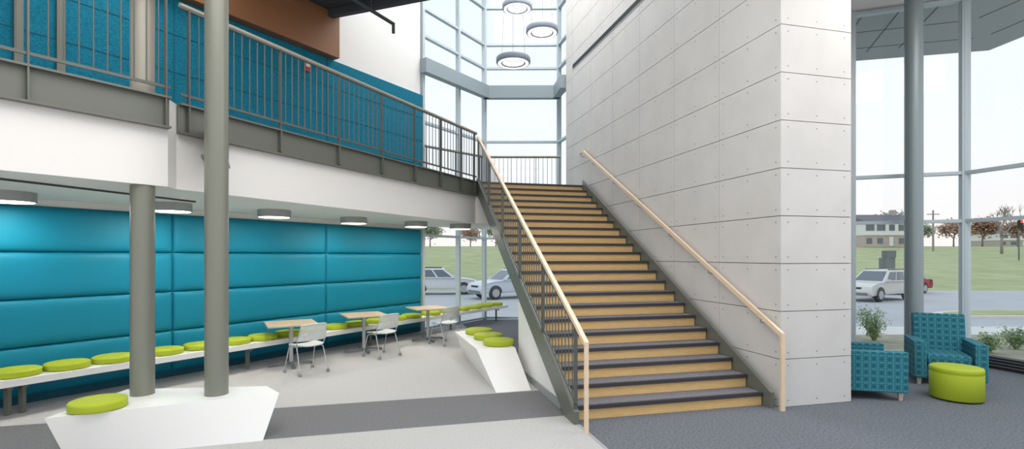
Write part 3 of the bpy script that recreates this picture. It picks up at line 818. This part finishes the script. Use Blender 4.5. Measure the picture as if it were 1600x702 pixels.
# poles and sign
t = thing('utility_pole', 'wooden utility pole with crossarm on the hill', 'pole', (ux(1458, 75), 75, gz(75)))
MB().tube([(0, 0, 0), (0, 0, 6)], [.14, .1], 8).build('pole', M['bark'], t, local=True)
MB().box((0, 0, 5.4), (1.8, .1, .12)).build('crossarm', M['bark'], t, local=True)
t = thing('roadside_sign', 'grey box shaped sign cabinet on post on the lawn', 'sign', (ux(1386, 42), 42, gz(42)))
MB().tube([(0, 0, 0), (0, 0, 1.0)], .12, 10).build('post', M['signgrey'], t, local=True)
MB().box((0, 0, 1.35), (1.5, .5, .9), .5).build('cabinet', M['signgrey'], t, local=True)
MB().box((.15, 0, 2.1), (.9, .5, .6), .2).build('top_cabinet', M['signgrey'], t, local=True)
t = thing('traffic_light', 'traffic signal with red lamp at far right outside', 'traffic light', (ux(1592, 60), 60, gz(60)))
MB().tube([(0, 0, 0), (0, 0, 4.6)], .08, 8).build('pole', M['signgrey'], t, local=True)
MB().box((0, -.15, 4.2), (.35, .3, 1.0)).build('housing', M['black'], t, local=True)
rl = MB().lathe([(0, 0), (.14, .0), (.14, .05)], (0, 0, 0), 12).build('red_lamp', mat('signal red', (235, 50, 40), .3, emit=1.5), t, local=True)
rl.location = (0, -.32, 4.5); rl.rotation_euler = (math.pi/2, 0, 0)
# shrubs
def shrub(x, y, h, label, n=26):
    z = gz(y); t = thing('shrub', label, 'shrub', (x, y, z), 'shrubs outside the lounge windows'); R_ = random.Random(int(x*31))
    st_ = MB(); lf = MB()
    for k in range(n):
        a = R_.uniform(0, 6.283); r = R_.uniform(.1, .6)*h; q = Vector((r*math.cos(a), r*math.sin(a), h*R_.uniform(.5, 1)))
        st_.tube([(0.03*math.cos(a), .03*math.sin(a), 0), q*.5+Vector((0, 0, h*.1)), q], [.008, .006, .003], 5)
        for j in range(22):
            c = q*R_.uniform(.3, 1.02)+Vector((R_.gauss(0, .05), R_.gauss(0, .05), R_.gauss(0, .05)))
            v1 = Vector((R_.uniform(-1, 1), R_.uniform(-1, 1), R_.uniform(-.3, 1))).normalized()*.04; v2 = v1.orthogonal().normalized()*.014
            lf.add([c-v1, c+v2, c+v1, c-v2], [(0, 1, 2, 3)])
    st_.build('stem', M['leaf'], t, local=True); lf.build('foliage', M['leaf'], t, local=True)
shrub(ux(1366, 12.6), 12.6, .85, 'wispy shrub outside the window left of round column', 40)
shrub(ux(1545, 10.9), 10.9, .45, 'low shrub outside the window right of the armchair')
shrub(ux(1588, 11.3), 11.3, .5, 'low shrub outside at far right of the lounge window')

# ------------------------------------------------------------------ light
w = bpy.data.worlds.new('World'); SC.world = w; w.use_nodes = True
nt = w.node_tree; bg = nt.nodes['Background']; bg.inputs['Strength'].default_value = 1.5
tc = nt.nodes.new('ShaderNodeTexCoord'); sx = nt.nodes.new('ShaderNodeSeparateXYZ'); rp_ = nt.nodes.new('ShaderNodeValToRGB')
nt.links.new(tc.outputs['Generated'], sx.inputs[0]); nt.links.new(sx.outputs['Z'], rp_.inputs['Fac']); nt.links.new(rp_.outputs['Color'], bg.inputs['Color'])
el = rp_.color_ramp.elements; el[0].position = 0.; el[0].color = (.70, .65, .625, 1); el[1].position = .6; el[1].color = (.60, .69, .78, 1)
e = el.new(.16); e.color = (.67, .69, .72, 1)
def area(loc, size, en, col=(1, .98, .955), rot=(0, 0, 0), shape='RECTANGLE'):
    l = bpy.data.lights.new('area_light', 'AREA'); l.shape = shape; l.size = size[0]; l.energy = en; l.color = col
    if shape == 'RECTANGLE': l.size_y = size[1]
    o = bpy.data.objects.new('area_light', l); COL.objects.link(o); o.location = loc; o.rotation_euler = rot
area((-1.5, 3.0, 6.6), (6, 6), 440)
area((1.2, 11.5, 10.7), (4, 5), 500, (1, .99, .98))
area((6.5, 5.0, 6.5), (3, 3), 200)
area((-5.2, 7.4, 6.6), (1, 3), 65)
for (x, y) in DR: area((x, y, 2.522), (.4, .4), 17, (1, .95, .88), shape='DISK')

cam = bpy.data.cameras.new('camera'); co = bpy.data.objects.new('camera', cam); COL.objects.link(co)
co.location = (0, 0, 1.9); co.rotation_euler = (math.pi/2, 0, 0); cam.lens = 18; cam.sensor_width = 36; cam.sensor_fit = 'HORIZONTAL'
cam.shift_y = 49/1600; cam.clip_end = 600; cam.clip_start = .05
SC.camera = co
